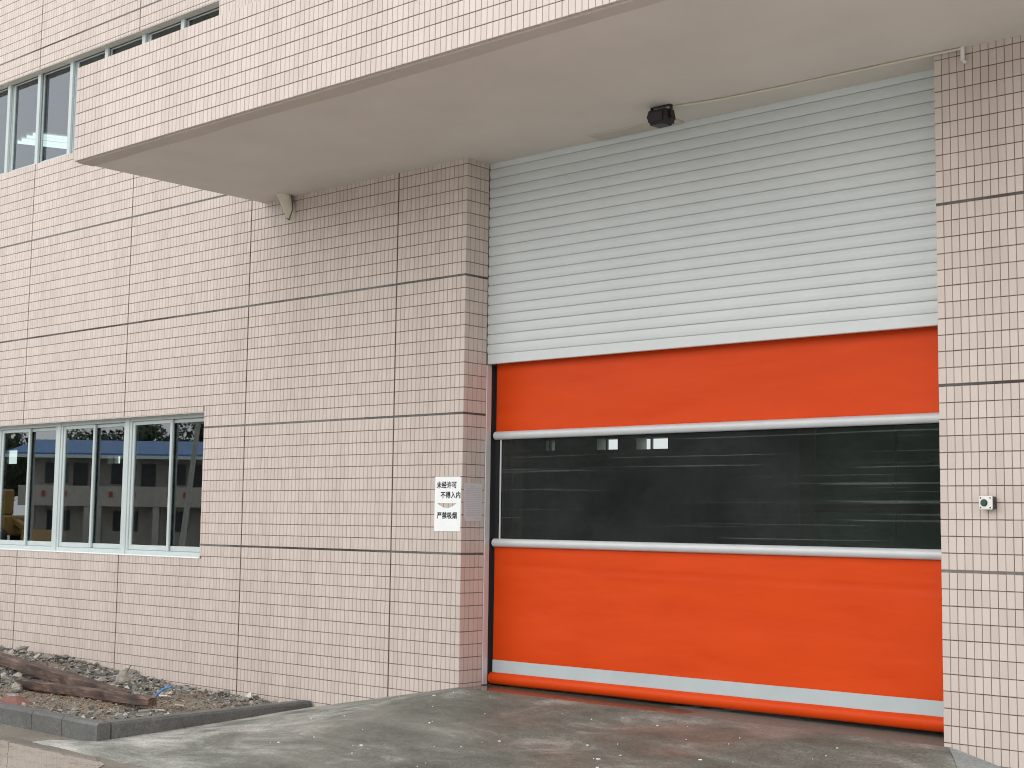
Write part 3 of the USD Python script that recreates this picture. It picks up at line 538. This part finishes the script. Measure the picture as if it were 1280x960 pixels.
# posters
ps = thing('warning_poster', 'white warning poster with bold black Chinese lettering beside the left door jamb', 'poster')
PX, PZ, PW, PH = -.300, 1.205, .292, .432
outer = [(0, 0), (PW, .002), (PW + .003, PH - .012), (PW - .012, PH), (.004, PH + .001)]
lens = [(.035, .222)] + [(.035 + .21 * t, .222 - .038 * math.sin(math.pi * t) ** .8) for t in np.linspace(.06, .94, 12)] + [(.245, .222)]
t = trimesh.creation.extrude_polygon(Polygon(outer, [lens]), .0008, engine='earcut')
Vp = t.vertices; pv = np.stack([PX + Vp[:, 0], -.0022 - Vp[:, 2], PZ + Vp[:, 1]], 1)
obj('sheet', (pv, t.faces[:, ::-1]), M['paper'], ps)
GLY = json.loads(r'''{"\u672a":[[[1,11,2,14,13,19,18,24,20,24,25,30,27,30,35,40,5,41,4,51,5,52,42,52,42,65,11,65,11,75,12,76,42,76,42,91,52,92,54,90,54,76,85,76,86,75,85,65,54,65,54,53,92,52,92,41,61,40,63,36,76,24,95,13,95,11,90,7,89,4,86,4,77,9,55,29,54,0,52,-2,42,-1,42,29,24,13,10,4,7,4,6,7]]],"\u7ecf":[[[4,47,1,57,5,59,11,71,13,72,19,85,19,88,22,92,30,89,31,84,18,60,26,61,30,70,35,71,41,66,41,64,34,55,34,52,56,62,69,75,39,76,39,86,40,87,82,87,86,85,88,81,86,80,81,70,74,62,92,53,95,49,90,43,90,33,88,31,70,31,70,13,93,12,94,2,93,1,34,1,33,11,4,4,2,15,34,23,38,22,38,12,58,12,58,30,41,31,39,33,38,31,36,30,5,24,2,34,5,35,14,44,16,48,13,49],[44,43,44,42,85,43,82,46,65,54,62,54,58,50],[24,40,27,39,37,42,31,49]]],"\u8bb8":[[[32,35,33,45,58,45,58,65,49,65,47,58,45,57,42,50,39,50,32,54,32,57,37,63,37,66,40,70,46,92,56,90,53,76,90,76,91,74,90,65,70,65,70,45,93,45,94,35,93,34,70,34,70,0,68,-2,60,-2,58,0,58,34,33,34]],[[2,51,3,61,28,61,29,59,29,22,32,22,35,25,39,25,41,16,25,6,21,1,18,2,14,9,14,11,17,13,18,17,18,50,3,50]],[[10,81,10,84,15,89,17,89,32,75,33,71,27,65,25,65,23,69]]],"\u53ef":[[[3,84,4,85,92,85,93,84,92,74,81,74,81,6,78,1,73,-1,52,-1,51,5,49,7,50,10,70,10,70,74,4,74]],[[13,62,14,63,56,63,57,61,57,25,56,23,24,23,23,15,14,15,13,16],[45,51,24,52,24,34,45,34]]],"\u4e0d":[[[2,32,3,35,12,39,21,47,23,47,39,63,45,73,44,74,5,74,5,85,91,85,91,74,60,74,54,65,54,59,57,61,61,61,70,55,72,52,82,46,86,41,88,41,94,35,94,32,88,26,85,26,71,40,65,43,58,50,54,51,54,0,53,-1,42,-1,42,48,20,30,11,25,8,25]]],"\u5f97":[[[29,26,30,35,68,36,67,40,32,40,31,41,32,50,91,50,92,49,92,41,91,40,79,40,79,36,93,35,93,25,79,25,79,4,77,1,73,-1,65,-1,64,-2,57,-1,55,6,50,6,46,13,38,20,38,25],[49,24,59,13,58,9,68,9,68,25,49,25]],[[37,87,38,88,87,88,87,53,38,53,37,54],[48,63,75,62,76,65,49,66],[75,75,75,79,48,78,49,75]],[[4,33,0,43,4,45,17,58,25,70,28,70,34,67,33,62,26,52,26,-1,16,-1,15,0,15,39,13,39,8,33]],[[2,68,2,71,9,75,23,91,27,91,33,88,33,85,30,83,30,81,22,74,22,72,20,72,10,62,7,61]]],"\u5165":[[[2,6,4,10,11,13,24,25,24,27,31,35,37,48,41,61,41,65,31,77,26,80,26,82,31,87,31,89,34,89,37,87,48,76,58,61,68,39,70,38,75,28,85,17,94,12,94,7,92,6,91,0,85,1,79,7,77,7,62,26,51,49,50,49,46,38,37,22,23,7,11,-1]]],"\u5185":[[[7,73,8,75,42,75,42,90,44,92,52,92,54,90,54,75,88,75,89,74,89,8,88,4,84,0,80,-1,63,-1,60,9,61,10,78,10,78,23,74,22,73,20,69,20,64,28,49,42,43,33,33,23,25,18,23,18,22,21,19,22,19,0,18,-1,8,-1,7,1],[52,55,65,41,70,38,70,36,76,30,78,30,78,64,54,64,53,63,53,56],[19,29,22,29,25,31,29,36,31,36,31,38,37,44,42,58,42,64,19,64]]],"\u4e25":[[[1,4,1,7,6,14,8,21,9,54,20,55,19,60,14,70,12,71,12,74,14,74,14,76,8,76,9,86,88,86,89,85,89,77,83,76,84,70,82,69,75,55,91,54,92,53,91,44,20,44,20,27,16,9,12,1,9,-2,6,-1],[64,60,66,60,68,63,73,76,64,76],[43,56,45,54,52,54,52,76,44,76,43,75],[23,76,28,66,30,58,32,58,32,76],[30,56,32,54,32,56]]],"\u7981":[[[2,53,2,56,6,58,16,70,16,72,6,72,5,73,5,81,6,82,21,82,22,92,31,92,32,82,45,82,46,81,47,82,63,82,64,92,73,92,74,82,90,82,91,81,90,72,79,72,79,70,94,56,94,54,88,48,86,48,76,59,74,59,74,48,82,47,82,38,16,38,15,47,21,48,21,58,19,58,10,48,6,48,6,50],[50,49,50,48,63,48,63,60,61,60],[37,72,42,66,44,66,48,61,57,69,57,71,45,72],[40,55,32,61,32,48,46,48,45,52,42,55]],[[3,5,4,8,12,12,22,23,21,24,5,24,4,25,5,34,91,34,92,33,92,24,72,24,73,21,75,21,91,7,91,4,85,0,81,0,72,10,70,10,61,18,64,22,66,22,66,24,54,24,54,4,51,0,46,-2,31,-2,28,4,28,8,43,8,43,24,29,24,29,22,32,21,31,16,18,3,11,-1]]],"\u5438":[[[5,81,7,83,32,83,34,85,80,85,81,81,75,59,89,58,90,51,84,33,76,19,85,12,94,9,95,6,93,3,89,-1,86,-1,78,3,68,11,62,5,52,0,51,-2,49,-2,43,4,43,7,54,13,60,19,60,21,51,34,49,33,46,20,35,1,32,-2,30,-2,23,3,23,6,28,10,32,16,39,33,43,57,43,74,34,74,34,26,32,24,16,24,15,15,6,15,5,17],[54,71,54,53,60,39,62,38,64,32,69,29,74,37,77,48,61,50,67,69,67,74,55,74],[16,36,23,35,23,72,16,72]]],"\u70df":[[[2,4,2,7,6,10,11,19,15,32,16,60,14,60,14,53,10,42,3,44,2,49,5,57,6,71,7,72,16,71,17,91,27,90,28,65,29,65,31,74,37,74,37,86,38,87,90,87,91,86,91,0,90,-1,81,-1,79,4,49,4,47,-2,38,-2,37,-1,37,10,32,9,26,20,24,21,18,8,10,-2,8,-2],[68,51,78,30,80,30,80,51],[80,75,69,76,69,61,80,61],[60,23,54,15,74,15,74,18,66,33,64,33],[48,62,59,61,59,76,48,76],[48,27,51,28,55,35,58,45,58,51,48,51],[26,39,34,25,37,24,37,56,35,56,32,49,27,49,27,40]]]}''')
def text(s, x, z, h, adv, w):
    b = MB(); k = h / 96.
    for i, ch in enumerate(s):
        for poly in GLY[ch]:
            rings = [np.array(r, float).reshape(-1, 2) for r in poly]
            pg = Polygon(rings[0], rings[1:]).buffer(1.3)
            for g in getattr(pg, 'geoms', [pg]):
                q = trimesh.creation.extrude_polygon(g, .0003, engine='earcut'); v = q.vertices
                b.add(np.stack([x + adv * i + v[:, 0] * k * w, -.0031 - v[:, 2], z + v[:, 1] * k], 1), q.faces[:, ::-1])
    return b
for s, x, z in (('\u672a\u7ecf\u8bb8\u53ef', .022, .342), ('\u4e0d\u5f97\u5165\u5185', .067, .262), ('\u4e25\u7981\u5438\u70df', .030, .100)):
    obj('lettering', text(s, PX + x, PZ + z, .055, .0565, 1.0), M['ink'], ps)
nt = thing('paper_notice', 'smaller pale printed notice sheet on the side of the door jamb', 'notice')
obj('sheet', MB().add(*(lambda q: (np.array([(.0012, a, b) for a, b in q] + [(.0020, a, b) for a, b in q]), np.array([[i, (i + 1) % 6, 6 + (i + 1) % 6] for i in range(6)] + [[i, 6 + (i + 1) % 6, 6 + i] for i in range(6)] + [[6, 6 + i, 7 + i] for i in range(1, 5)])))([(.045, 1.288), (.228, 1.288), (.232, 1.567), (.222, 1.585), (.018, 1.588), (.026, 1.322)])), M['paper2'], nt)
b = MB(); r5 = random.Random(5)
b.box(.0021, .0024, .095, .15, 1.562, 1.566)
for k in range(16):
    z = 1.545 - .0145 * k; y = .045 + (.0 if k % 4 else .012)
    while y < .212:
        w = r5.uniform(.006, .02); b.box(.0021, .0024, y, min(y + w, .214), z, z + .0032); y += w + r5.uniform(.003, .008)
b.box(.0021, .0024, .15, .215, 1.308, 1.311)
obj('printed_lines', b, M['ink2'], nt)

# ------------------------------------------------------------------ ground, ramp, kerb
GZ = -.412
RUN = 2.38
def crease(y): return 4.03 + .62 * max(0, -y)
def ramp_z(x, y):
    t = min(1, max(0, -y / RUN)); s = 0.0 if x >= 0 else .182 * x
    s = max(s, -.42)
    n = (meshkit.fbm(np.array([x * 1.3, y * 1.3, 2.]), 4) - .5) * .022 * min(1, -y * 2 + .02)
    return (1 - t) * s + t * (-.404) + n
us = np.linspace(0, 1, 130); vs = np.concatenate([np.linspace(0, 2.3, 90), np.linspace(2.33, 2.9, 16)])
def rampfn(a, v):
    y = -v; xl = -1.73 if v < 2.08 else -1.73 - .35 * min(1, (v - 2.08) / .2); xr = crease(y); x = xl + (xr - xl) * a
    z = ramp_z(x, y) - (.02 * max(0, v - RUN) / .3 if v > RUN else 0)
    return (x, y + .001, z)
obj('concrete_ramp', MB().grid(rampfn, us, vs), M['ramp'], kind='structure', smooth=True)
def mort(a, v):
    y = -v; x = crease(y) + 1.9 * a
    z0 = ramp_z(crease(y), y); z = max(z0 - .24 * (x - crease(y)) + .004 * math.sin(x * 5 + y * 3), GZ - .01)
    return (x, y + .001, z)
obj('mortar_slope', MB().grid(mort, np.linspace(0, 1, 40), np.linspace(0, 2.8, 40)), M['mortar'], kind='structure', smooth=True)
obj('door_threshold', MB().box(-.02, DW + .02, .004, .62, -.3, -.005), M['wetfloor'], kind='structure')
S = 400
obj('ground', (np.array([(-S, -S, GZ), (S, -S, GZ), (S, S, GZ), (-S, S, GZ)]), np.array([[0, 1, 2], [0, 2, 3]])), M['mud'], kind='structure')
vp = [(-9, -2.09), (-1.6, -2.09), (-.2, -2.3), (1.6, -2.6), (2.2, -3.6), (.5, -5.2), (-3, -6.2), (-7, -5.6), (-9.5, -4)]
t = trimesh.creation.extrude_polygon(Polygon(vp).buffer(.4).buffer(-.4), .003, engine='earcut')
obj('muddy_verge', (np.array(t.vertices) + [0, 0, GZ + .001], t.faces), M['verge'], kind='structure')
# puddle: an irregular still sheet along the kerb and the foot of the ramp
pts = []
for k in range(72):
    a = k / 72 * 2 * math.pi; q = np.array([-4.2 + 4.6 * math.cos(a), -4.15 + 2.15 * math.sin(a)])
    q += (meshkit.noise(np.array([math.cos(a) * 2, math.sin(a) * 2, 4.])) - .5) * 1.1
    q[1] = min(q[1], -2.115) if q[0] < -1.6 else min(q[1], -2.0); pts.append(q)
t = trimesh.creation.extrude_polygon(Polygon(pts).buffer(0), .003, engine='earcut')
obj('puddle', (np.array(t.vertices) + [0, 0, GZ + .006], t.faces), M['water'], kind='structure')
KT = -.262
KB = thing('kerb', kind='structure')
def kerb_stone(p0, p1, side):
    """A stone between two points on its outer top edge line; side = unit vector to the inside."""
    p0, p1, s = np.array(p0), np.array(p1), np.array(side); c = .018; w = .115
    prof = [(0, GZ - .1), (0, KT - c), (c * .9, KT), (w - .006, KT), (w, KT - .006), (w, GZ - .1)]
    d = (p1 - p0) / np.linalg.norm(p1 - p0); v = []
    for q, e in ((p0, .004), (p1, -.004)):
        for a, z in prof: v.append([*(q + d * e + s * a), z + .0])
    n = 6; f = [[i, (i + 1) % n, n + (i + 1) % n] for i in range(n)] + [[i, n + (i + 1) % n, n + i] for i in range(n)] + [[0, i + 1, i] for i in range(1, n - 1)] + [[n, n + i, n + i + 1] for i in range(1, n - 1)]
    return np.array(v), np.array(f)
KX, KY = -1.722, -2.096
obj('kerb_stone', kerb_stone((KX, KY + .12), (KX, -.02), (-1, 0)), M['kerb'], KB)
x = KX
for k, L in enumerate((.50, .45, .62, .55, .6, .6, .6, .6, .6, .6, .6, .6, .6, .6)):
    obj('kerb_stone', kerb_stone((x, KY), (x - L, KY), (0, 1)), M['kerb'], KB); x -= L
# rubble bed
def bed(x, y):
    g = lambda cx, cy, sx, sy: math.exp(-((x - cx) / sx) ** 2 - ((y - cy) / sy) ** 2)
    h = -.345 + .13 * g(-6.3, -.15, 1.3, .5) + .07 * g(-4.9, -.25, 1.1, .5) + .15 * g(-7.2, -.9, 1.6, .7) + .075 * g(-5.2, -1.3, 1.3, .6) + .05 * g(-3.6, -.4, 1.0, .5) + .09 * g(-2.45, -.55, .5, .4) + .045 * g(-3.2, -1.45, .8, .4) + .04 * g(-2.1, -1.7, .5, .3) + .04 * g(-2.6, -1.5, .7, .4)
    return h + .035 * (meshkit.fbm(np.array([x * 3, y * 3, 1.]), 4) - .5)
us, vs = np.linspace(-10.0, KX - .11, 150), np.linspace(KY + .11, .0, 40)
obj('rubble_bed', MB().grid(lambda x, y: (x, y, bed(x, y)), us, vs), M['soil'], kind='structure', smooth=True)
rr = random.Random(3); gb, gb2 = MB(), MB()
for k in range(13000):
    x = KX - .13 - (rr.random() ** 1.25) * 6.4; y = rr.uniform(KY + .14, -.02)
    brown = (x + 3.1) ** 2 / .55 + (y + 1.45) ** 2 / .12 < 1 or meshkit.noise(np.array([x * 1.5, y * 2.2, 9.])) > .66
    s = abs(rr.gauss(0, 1)) * .012 + .007
    if rr.random() < (.16 if x < -3.9 else .07): s *= rr.uniform(1.6, 2.8)
    if brown: s = min(s, .012)
    if x > -2.9 and rr.random() < .35: continue
    (gb2 if brown else gb).add(*rock(rr, (x, y, bed(x, y) + s * .25), s, .65, 7))
tone(obj('gravel', gb, M['gravel'], kind='stuff', label='grey gravel and broken stone covering most of the bed inside the kerb', category='gravel'), [len(q) for q in gb.v], 5)
tone(obj('gravel', gb2, M['gravel2'], kind='stuff', label='fine brown gravel in patches by the kerb below the timbers', category='gravel'), [len(q) for q in gb2.v], 6)
big = [(-3.97, -.38, .075, 1.25, 'rock', 'pointed grey stone standing upright near the wall behind the timbers')]
st = obj('stone', rock(random.Random(21), (0, 0, 0), .01, 1), M['rock']) if 0 else None
pst = hull([(-.075, -.06, -.05), (.09, -.05, -.05), (.08, .06, -.05), (-.06, .06, -.05), (-.055, -.03, .05), (.0, -.03, .105), (.045, .0, .095), (.075, .03, .04), (-.01, .045, .09)])
obj('stone', (np.array(pst.vertices) + [-4.0, -.42, -.265], pst.faces), M['rock2'], label='pointed brownish stone standing upright near the wall behind the timbers', category='stone')
lab = ['flat grey stone at the left end of the kerb', 'broad grey stone lying under the end of the shorter timber', 'small dark stone between the red brick and the kerb', 'angular grey stone left of the shorter timber', 'pale grey stone at the left edge of the rubble']
for k, (x, y, s) in enumerate([(-4.15, -1.75, .075), (-4.25, -1.35, .085), (-3.3, -1.82, .05), (-4.75, -1.35, .08), (-5.0, -1.5, .07)]):
    obj('stone', rock(random.Random(40 + k), (x, y, bed(x, y) + s * .3), s, .6, 12), M['rock' if k % 2 == 0 else 'rock2'], label=lab[k], category='stone', group='larger stones in the rubble')
for k in range(16):
    x, y, s = rr.uniform(-5.6, -3.9), rr.uniform(-1.9, -1.05), rr.uniform(.04, .075)
    obj('stone', rock(rr, (x, y, bed(x, y) + s * .35), s, .6, 11), M['rock' if k % 3 else 'rock2'], label='fist sized angular grey stone in the rubble left of the shorter timber', category='stone', group='grey stones of the rubble left of the shorter timber')
bk = hull([(-.2, -.11, 0), (.16, -.10, 0), (.2, .05, 0), (-.15, .1, 0), (-.12, -.06, .07), (.02, -.04, .085), (.1, .02, .05), (-.08, .06, .07)])
obj('brick_lump', (np.array(bk.vertices) + [-3.52, -1.74, bed(-3.52, -1.74) - .01], bk.faces), M['brick'], label='broken dull red brick lump behind the kerb stones at left', category='brick')
for k, (x, y, a, w, l) in enumerate([(-2.30, -1.18, .5, .05, .13), (-2.33, -.95, 1.2, .05, .07), (-2.75, -.80, .2, .06, .09), (-2.95, -.85, 1.0, .04, .10)]):
    c_, s_ = math.cos(a), math.sin(a); q = np.array([(-l, -w, 0), (l, -w * .8, 0), (l * .9, w, .0), (-l * .8, w * .9, 0)]) / 2
    q = np.vstack([q, q + [0, 0, .012]]); R = np.array([[c_, -s_, 0], [s_, c_, 0], [0, 0, 1]])
    v = q @ R.T; v[:, 2] += v[:, 0] * .12 + v[:, 1] * -.25
    obj('tile_scrap', (v + [x, y, bed(x, y) + .022], hull(q).faces if 0 else np.array([[0, 2, 1], [0, 3, 2], [4, 5, 6], [4, 6, 7], [0, 1, 5], [0, 5, 4], [1, 2, 6], [1, 6, 5], [2, 3, 7], [2, 7, 6], [3, 0, 4], [3, 4, 7]])), M['scrap'],
        label=['pale pink tile scrap lying next to the right kerb', 'small square white scrap above the right kerb', 'white scrap just right of the blue hose', 'white scrap at the dark tip of the timber'][k], category='scrap')
bh = MB(); Pp = [(-2.92, -.80, bed(-2.92, -.80) - .01), (-2.90, -.78, bed(-2.90, -.78) + .04), (-2.87, -.74, bed(-2.87, -.74) + .075), (-2.80, -.70, bed(-2.80, -.70) + .085)]
for a, b_ in zip(Pp, Pp[1:]): bh.cyl(a, b_, .011, 10)
obj('blue_hose', bh, M['bluehose'], label='short bent piece of blue plastic hose sticking out of the rubble', category='hose', smooth=True)
tw = MB().cyl((-4.42, -.12, bed(-4.42, -.12)), (-4.36, -.1, bed(-4.36, -.1) + .10), .004, 6)
obj('twig', tw, M['twig'], label='thin dry twig leaning by the wall joint', category='twig')
def timber(p0, p1, w, h, seed, label):
    p0, p1 = np.array(p0, float), np.array(p1, float); a = math.atan2(p1[1] - p0[1], p1[0] - p0[0]); L = math.hypot(*(p1 - p0)[:2])
    t = thing('timber_beam', label, 'timber', 'old timbers on the rubble', loc=p0, rotz=math.degrees(a))
    obj('beam', bar((0, 0, 0), (L, 0, p1[2] - p0[2]), w, h, .006, 22, random.Random(seed)), M['wood'], t)
timber((-6.9, -.78, -.055), (-2.88, -1.10, -.245), .12, .10, 1, 'long squared brown timber slanting down from the left edge onto the rubble')
timber((-4.40, -1.25, -.245), (-2.27, -1.25, -.222), .10, .08, 2, 'shorter rounded timber with a dark end lying under the longer one')
rf = random.Random(8); fb = MB()
for k in range(60):
    y = -rf.uniform(.1, 1.9); x = rf.uniform(-1.2, 3.6); s = .003 + .011 * rf.random() ** 2.5; z = ramp_z(x, y) + .0015
    a = rf.uniform(0, 3.1); c_, s_ = math.cos(a), math.sin(a)
    q = [(-s, -s * .4), (s * .8, -s * .5), (s, s * .3), (-s * .6, s * .5)]
    fb.tm(hull([(x + u * c_ - v * s_, y + u * s_ + v * c_, z + h) for u, v in q for h in (-.002, .003)]))
obj('paint_flakes', fb, M['paper'], kind='stuff', label='small white flakes of plaster scattered over the concrete ramp', category='flakes')

# ------------------------------------------------------------------ across the yard (seen in the window glass and the puddle)
ANG = math.degrees(math.atan2(-.671, .741))
OB = thing('office_building', 'two storey grey building with a blue metal roof reflected in the lower windows', 'building', loc=(7.859, 8.3, 0), rotz=ANG)
L0, L1, YF, EV, F2 = -26.6, -4.0, -80.0, 4.75, 2.1
obj('wall', MB().box(L0, L1, YF - 8, YF, -.6, EV), M['farwall'], OB)
rfm = MB().add([(L0 - .8, YF + 1.5, EV + .0), (L1 + .8, YF + 1.5, EV), (L1 + .8, YF - 4, EV + 1.0), (L0 - .8, YF - 4, EV + 1.0), (L0 - .8, YF - 9, EV), (L1 + .8, YF - 9, EV), (L0 - .8, YF + 1.5, EV - .15), (L1 + .8, YF + 1.5, EV - .15), (L0 - .8, YF - 9, EV - .15), (L1 + .8, YF - 9, EV - .15)],
    [[0, 1, 2], [0, 2, 3], [3, 2, 5], [3, 5, 4], [6, 7, 1], [6, 1, 0], [8, 9, 7], [8, 7, 6], [0, 3, 4], [1, 5, 2], [6, 0, 4], [6, 4, 8], [7, 9, 5], [7, 5, 1]])
rp = obj('roof', rfm, M['bluroof'], OB)
obj('gutter', MB().box(L0 - .8, L1 + .8, YF + 1.5, YF + 1.62, EV - .28, EV - .1), M['alu'], rp)
obj('balcony', MB().box(L0, L1, YF, YF + 1.4, F2 - .25, F2).box(L0, L1, YF + 1.3, YF + 1.4, F2, F2 + .85), M['farwall'], OB)
x = L0 + 1; k = 0
while x < L1 - 2:
    obj('window', MB().box(x, x + 1.3, YF - .05, YF + .03, F2 + 1.0, EV - .5), M['fardark'], OB)
    obj('door', MB().box(x + 1.6, x + 2.4, YF - .05, YF + .03, F2, EV - .5), M['fardark'], OB)
    obj('window', MB().box(x + .2, x + 1.5, YF - .05, YF + .03, .5, 1.6), M['fardark'], OB)
    obj('column', MB().box(x - .45, x - .1, YF + 1.0, YF + 1.36, -.5, F2 - .25), M['farwall'], OB)
    obj('red_plate', MB().box(x + .3, x + .5, YF + 1.41, YF + 1.43, F2 + .25, F2 + .55), M['farred'], OB); obj('red_plate', MB().box(x + 1.5, x + 1.7, YF + 1.41, YF + 1.43, F2 + .25, F2 + .55), M['farred'], OB)
    x += 3.1
def loc2(s, d): # a place in the yard by its offset along and its distance from the mirrored line of sight
    return np.array([7.859 + .741 * s - .671 * d, 8.3 - .671 * s - .741 * d])
def tree(s, d, h, w, seed, label):
    q = loc2(s, d); t = thing('tree', label, 'tree', 'trees across the yard', loc=(q[0], q[1], GZ)); r = random.Random(seed)
    tr = MB().cyl((0, 0, 0), (r.uniform(-.2, .2), 0, h * .6), .18, 8, .08)
    for k in range(5): a = r.uniform(0, 6.28); tr.cyl((0, 0, h * r.uniform(.3, .5)), (math.cos(a) * w * .5, math.sin(a) * w * .5, h * r.uniform(.6, .85)), .07, 6, .03)
    obj('trunk', tr, M['bark'], t)
    C = [(r.gauss(0, w * .36), r.gauss(0, w * .36), h * r.uniform(.42, .9), r.uniform(.18, .34) * w) for _ in range(11)]
    v, n = [], 6000
    for k in range(n):
        c = C[k % len(C)]; u = np.array([r.gauss(0, 1) for _ in range(3)]); u /= np.linalg.norm(u); p = np.array(c[:3]) + u * c[3] * r.uniform(.6, 1.08) * [1, 1, .8]
        a = np.array([r.gauss(0, 1) for _ in range(3)]); a /= np.linalg.norm(a); b_ = np.cross(a, u); z_ = r.uniform(.12, .24); v += [p - a * z_, p + a * z_, p + b_ * z_ * 1.3]
    obj('crown', (np.array(v), np.arange(3 * n).reshape(n, 3)), M['leaf'], t)
kinds = ['tall dark tree behind the blue roof, leftmost of the reflected row', 'broad tree left of the reflected blue roof', 'round tree behind the blue roof left part', 'tree behind the middle of the blue roof', 'tall tree behind the right of the blue roof', 'wide tree right of the office building', 'dense tree opposite the orange door', 'leafy tree opposite the shutter', 'dark tree furthest right across the yard']
for k, (s, d, h, w) in enumerate([(-42, 92, 9.5, 6), (-36, 84, 8.5, 5.5), (-31.5, 90, 8.2, 5), (-26, 97, 7.6, 5), (-22.5, 96, 9.4, 5.5), (-18.5, 97, 8.6, 5), (-8, 95, 9, 6), (2, 78, 9, 7), (9, 76, 10, 7)]):
    tree(s, d, h * (.93 if s < -10 else 1), w, 60 + k, kinds[k])
for k, (s, d, h, w) in enumerate([(16, 74, 9, 8), (23, 72, 10, 8), (30, 70, 9, 8)]): tree(s, d, h, w, 80 + k, ['tree in the yard row left of the last two', 'second last tree of the yard row', 'last tree of the yard row'][k])
r = random.Random(90); v = []; n = 16000
for k in range(n):
    s_, d_ = r.uniform(-5, 70), r.uniform(84, 90); top = 9 + 3.5 * meshkit.noise(np.array([s_ * .16, 1., 3.])) + 1.2 * meshkit.noise(np.array([s_ * .7, 5., 3.]))
    q = loc2(s_, d_); p = np.array([q[0], q[1], GZ + r.random() ** .8 * top]); a = np.array([r.gauss(0, 1) for _ in range(3)]); a /= np.linalg.norm(a); c_ = np.cross(a, [r.gauss(0, 1), r.gauss(0, 1), r.gauss(0, 1)]); c_ /= np.linalg.norm(c_)
    w_ = r.uniform(.35, .7); v += [p - a * w_, p + a * w_, p + c_ * w_ * 1.3]
obj('far_wood', (np.array(v), np.arange(3 * n).reshape(n, 3)), M['leaf'], kind='stuff', label='dense dark belt of wood far across the yard opposite the orange door', category='wood')
v = MB(); ra = lambda s_, d_, z: (*loc2(s_, d_), z)
v.grid(lambda s_, t: ra(s_, 89 + 45 * t, GZ - .5 + (8.5 + 3 * meshkit.noise(np.array([s_ * .06, 2., 7.]))) * math.sin(t * math.pi) ** .35), np.linspace(-8, 90, 50), np.linspace(0, 1, 12))
obj('hill', v, M['leaf'], kind='structure', smooth=True)
q = loc2(-8.8, 38); up_ = thing('utility_pole', 'leaning concrete utility pole reflected in the right pane of the lower window', 'pole', loc=(q[0], q[1], GZ))
obj('pole', MB().cyl((0, 0, 0), (.35, -.3, 4.6), .085, 12, .06), M['concrete_pole'], up_); obj('crossarm', MB().box(-.05, .75, -.33, -.29, 4.2, 4.26), M['concrete_pole'], up_)
q = loc2(-25.7, 72); ex = thing('wheel_loader', 'yellow earth moving machine reflected in the leftmost lower pane', 'machine', loc=(q[0], q[1], GZ), rotz=ANG + 20)
obj('body', MB().box(-1.6, 1.6, -1, 1, .7, 1.7, .1), M['yellow'], ex); cb = obj('cab', MB().box(-.5, .8, -.8, .8, 1.7, 3.0, .08), M['yellow'], ex); obj('cab_glass', MB().box(-.35, .65, .8, .82, 1.9, 2.8), M['fardark'], cb)
for sx in (-1, 1):
    for sy in (-1, 1): wh = obj('wheel', MB().cyl((sx * 1.15, sy * .85, .6), (sx * 1.15, sy * 1.25, .6), .62, 20), M['black'], ex)
obj('loader_arm', bar((1.4, 0, 1.5), (2.9, 0, .7), .5, .25), M['yellow'], ex); obj('bucket', MB().tm(hull([(2.7, -1.1, .1), (2.7, 1.1, .1), (2.8, -1.1, 1.0), (2.8, 1.1, 1.0), (3.6, -1.1, .15), (3.6, 1.1, .15)])), M['yellow'], ex)
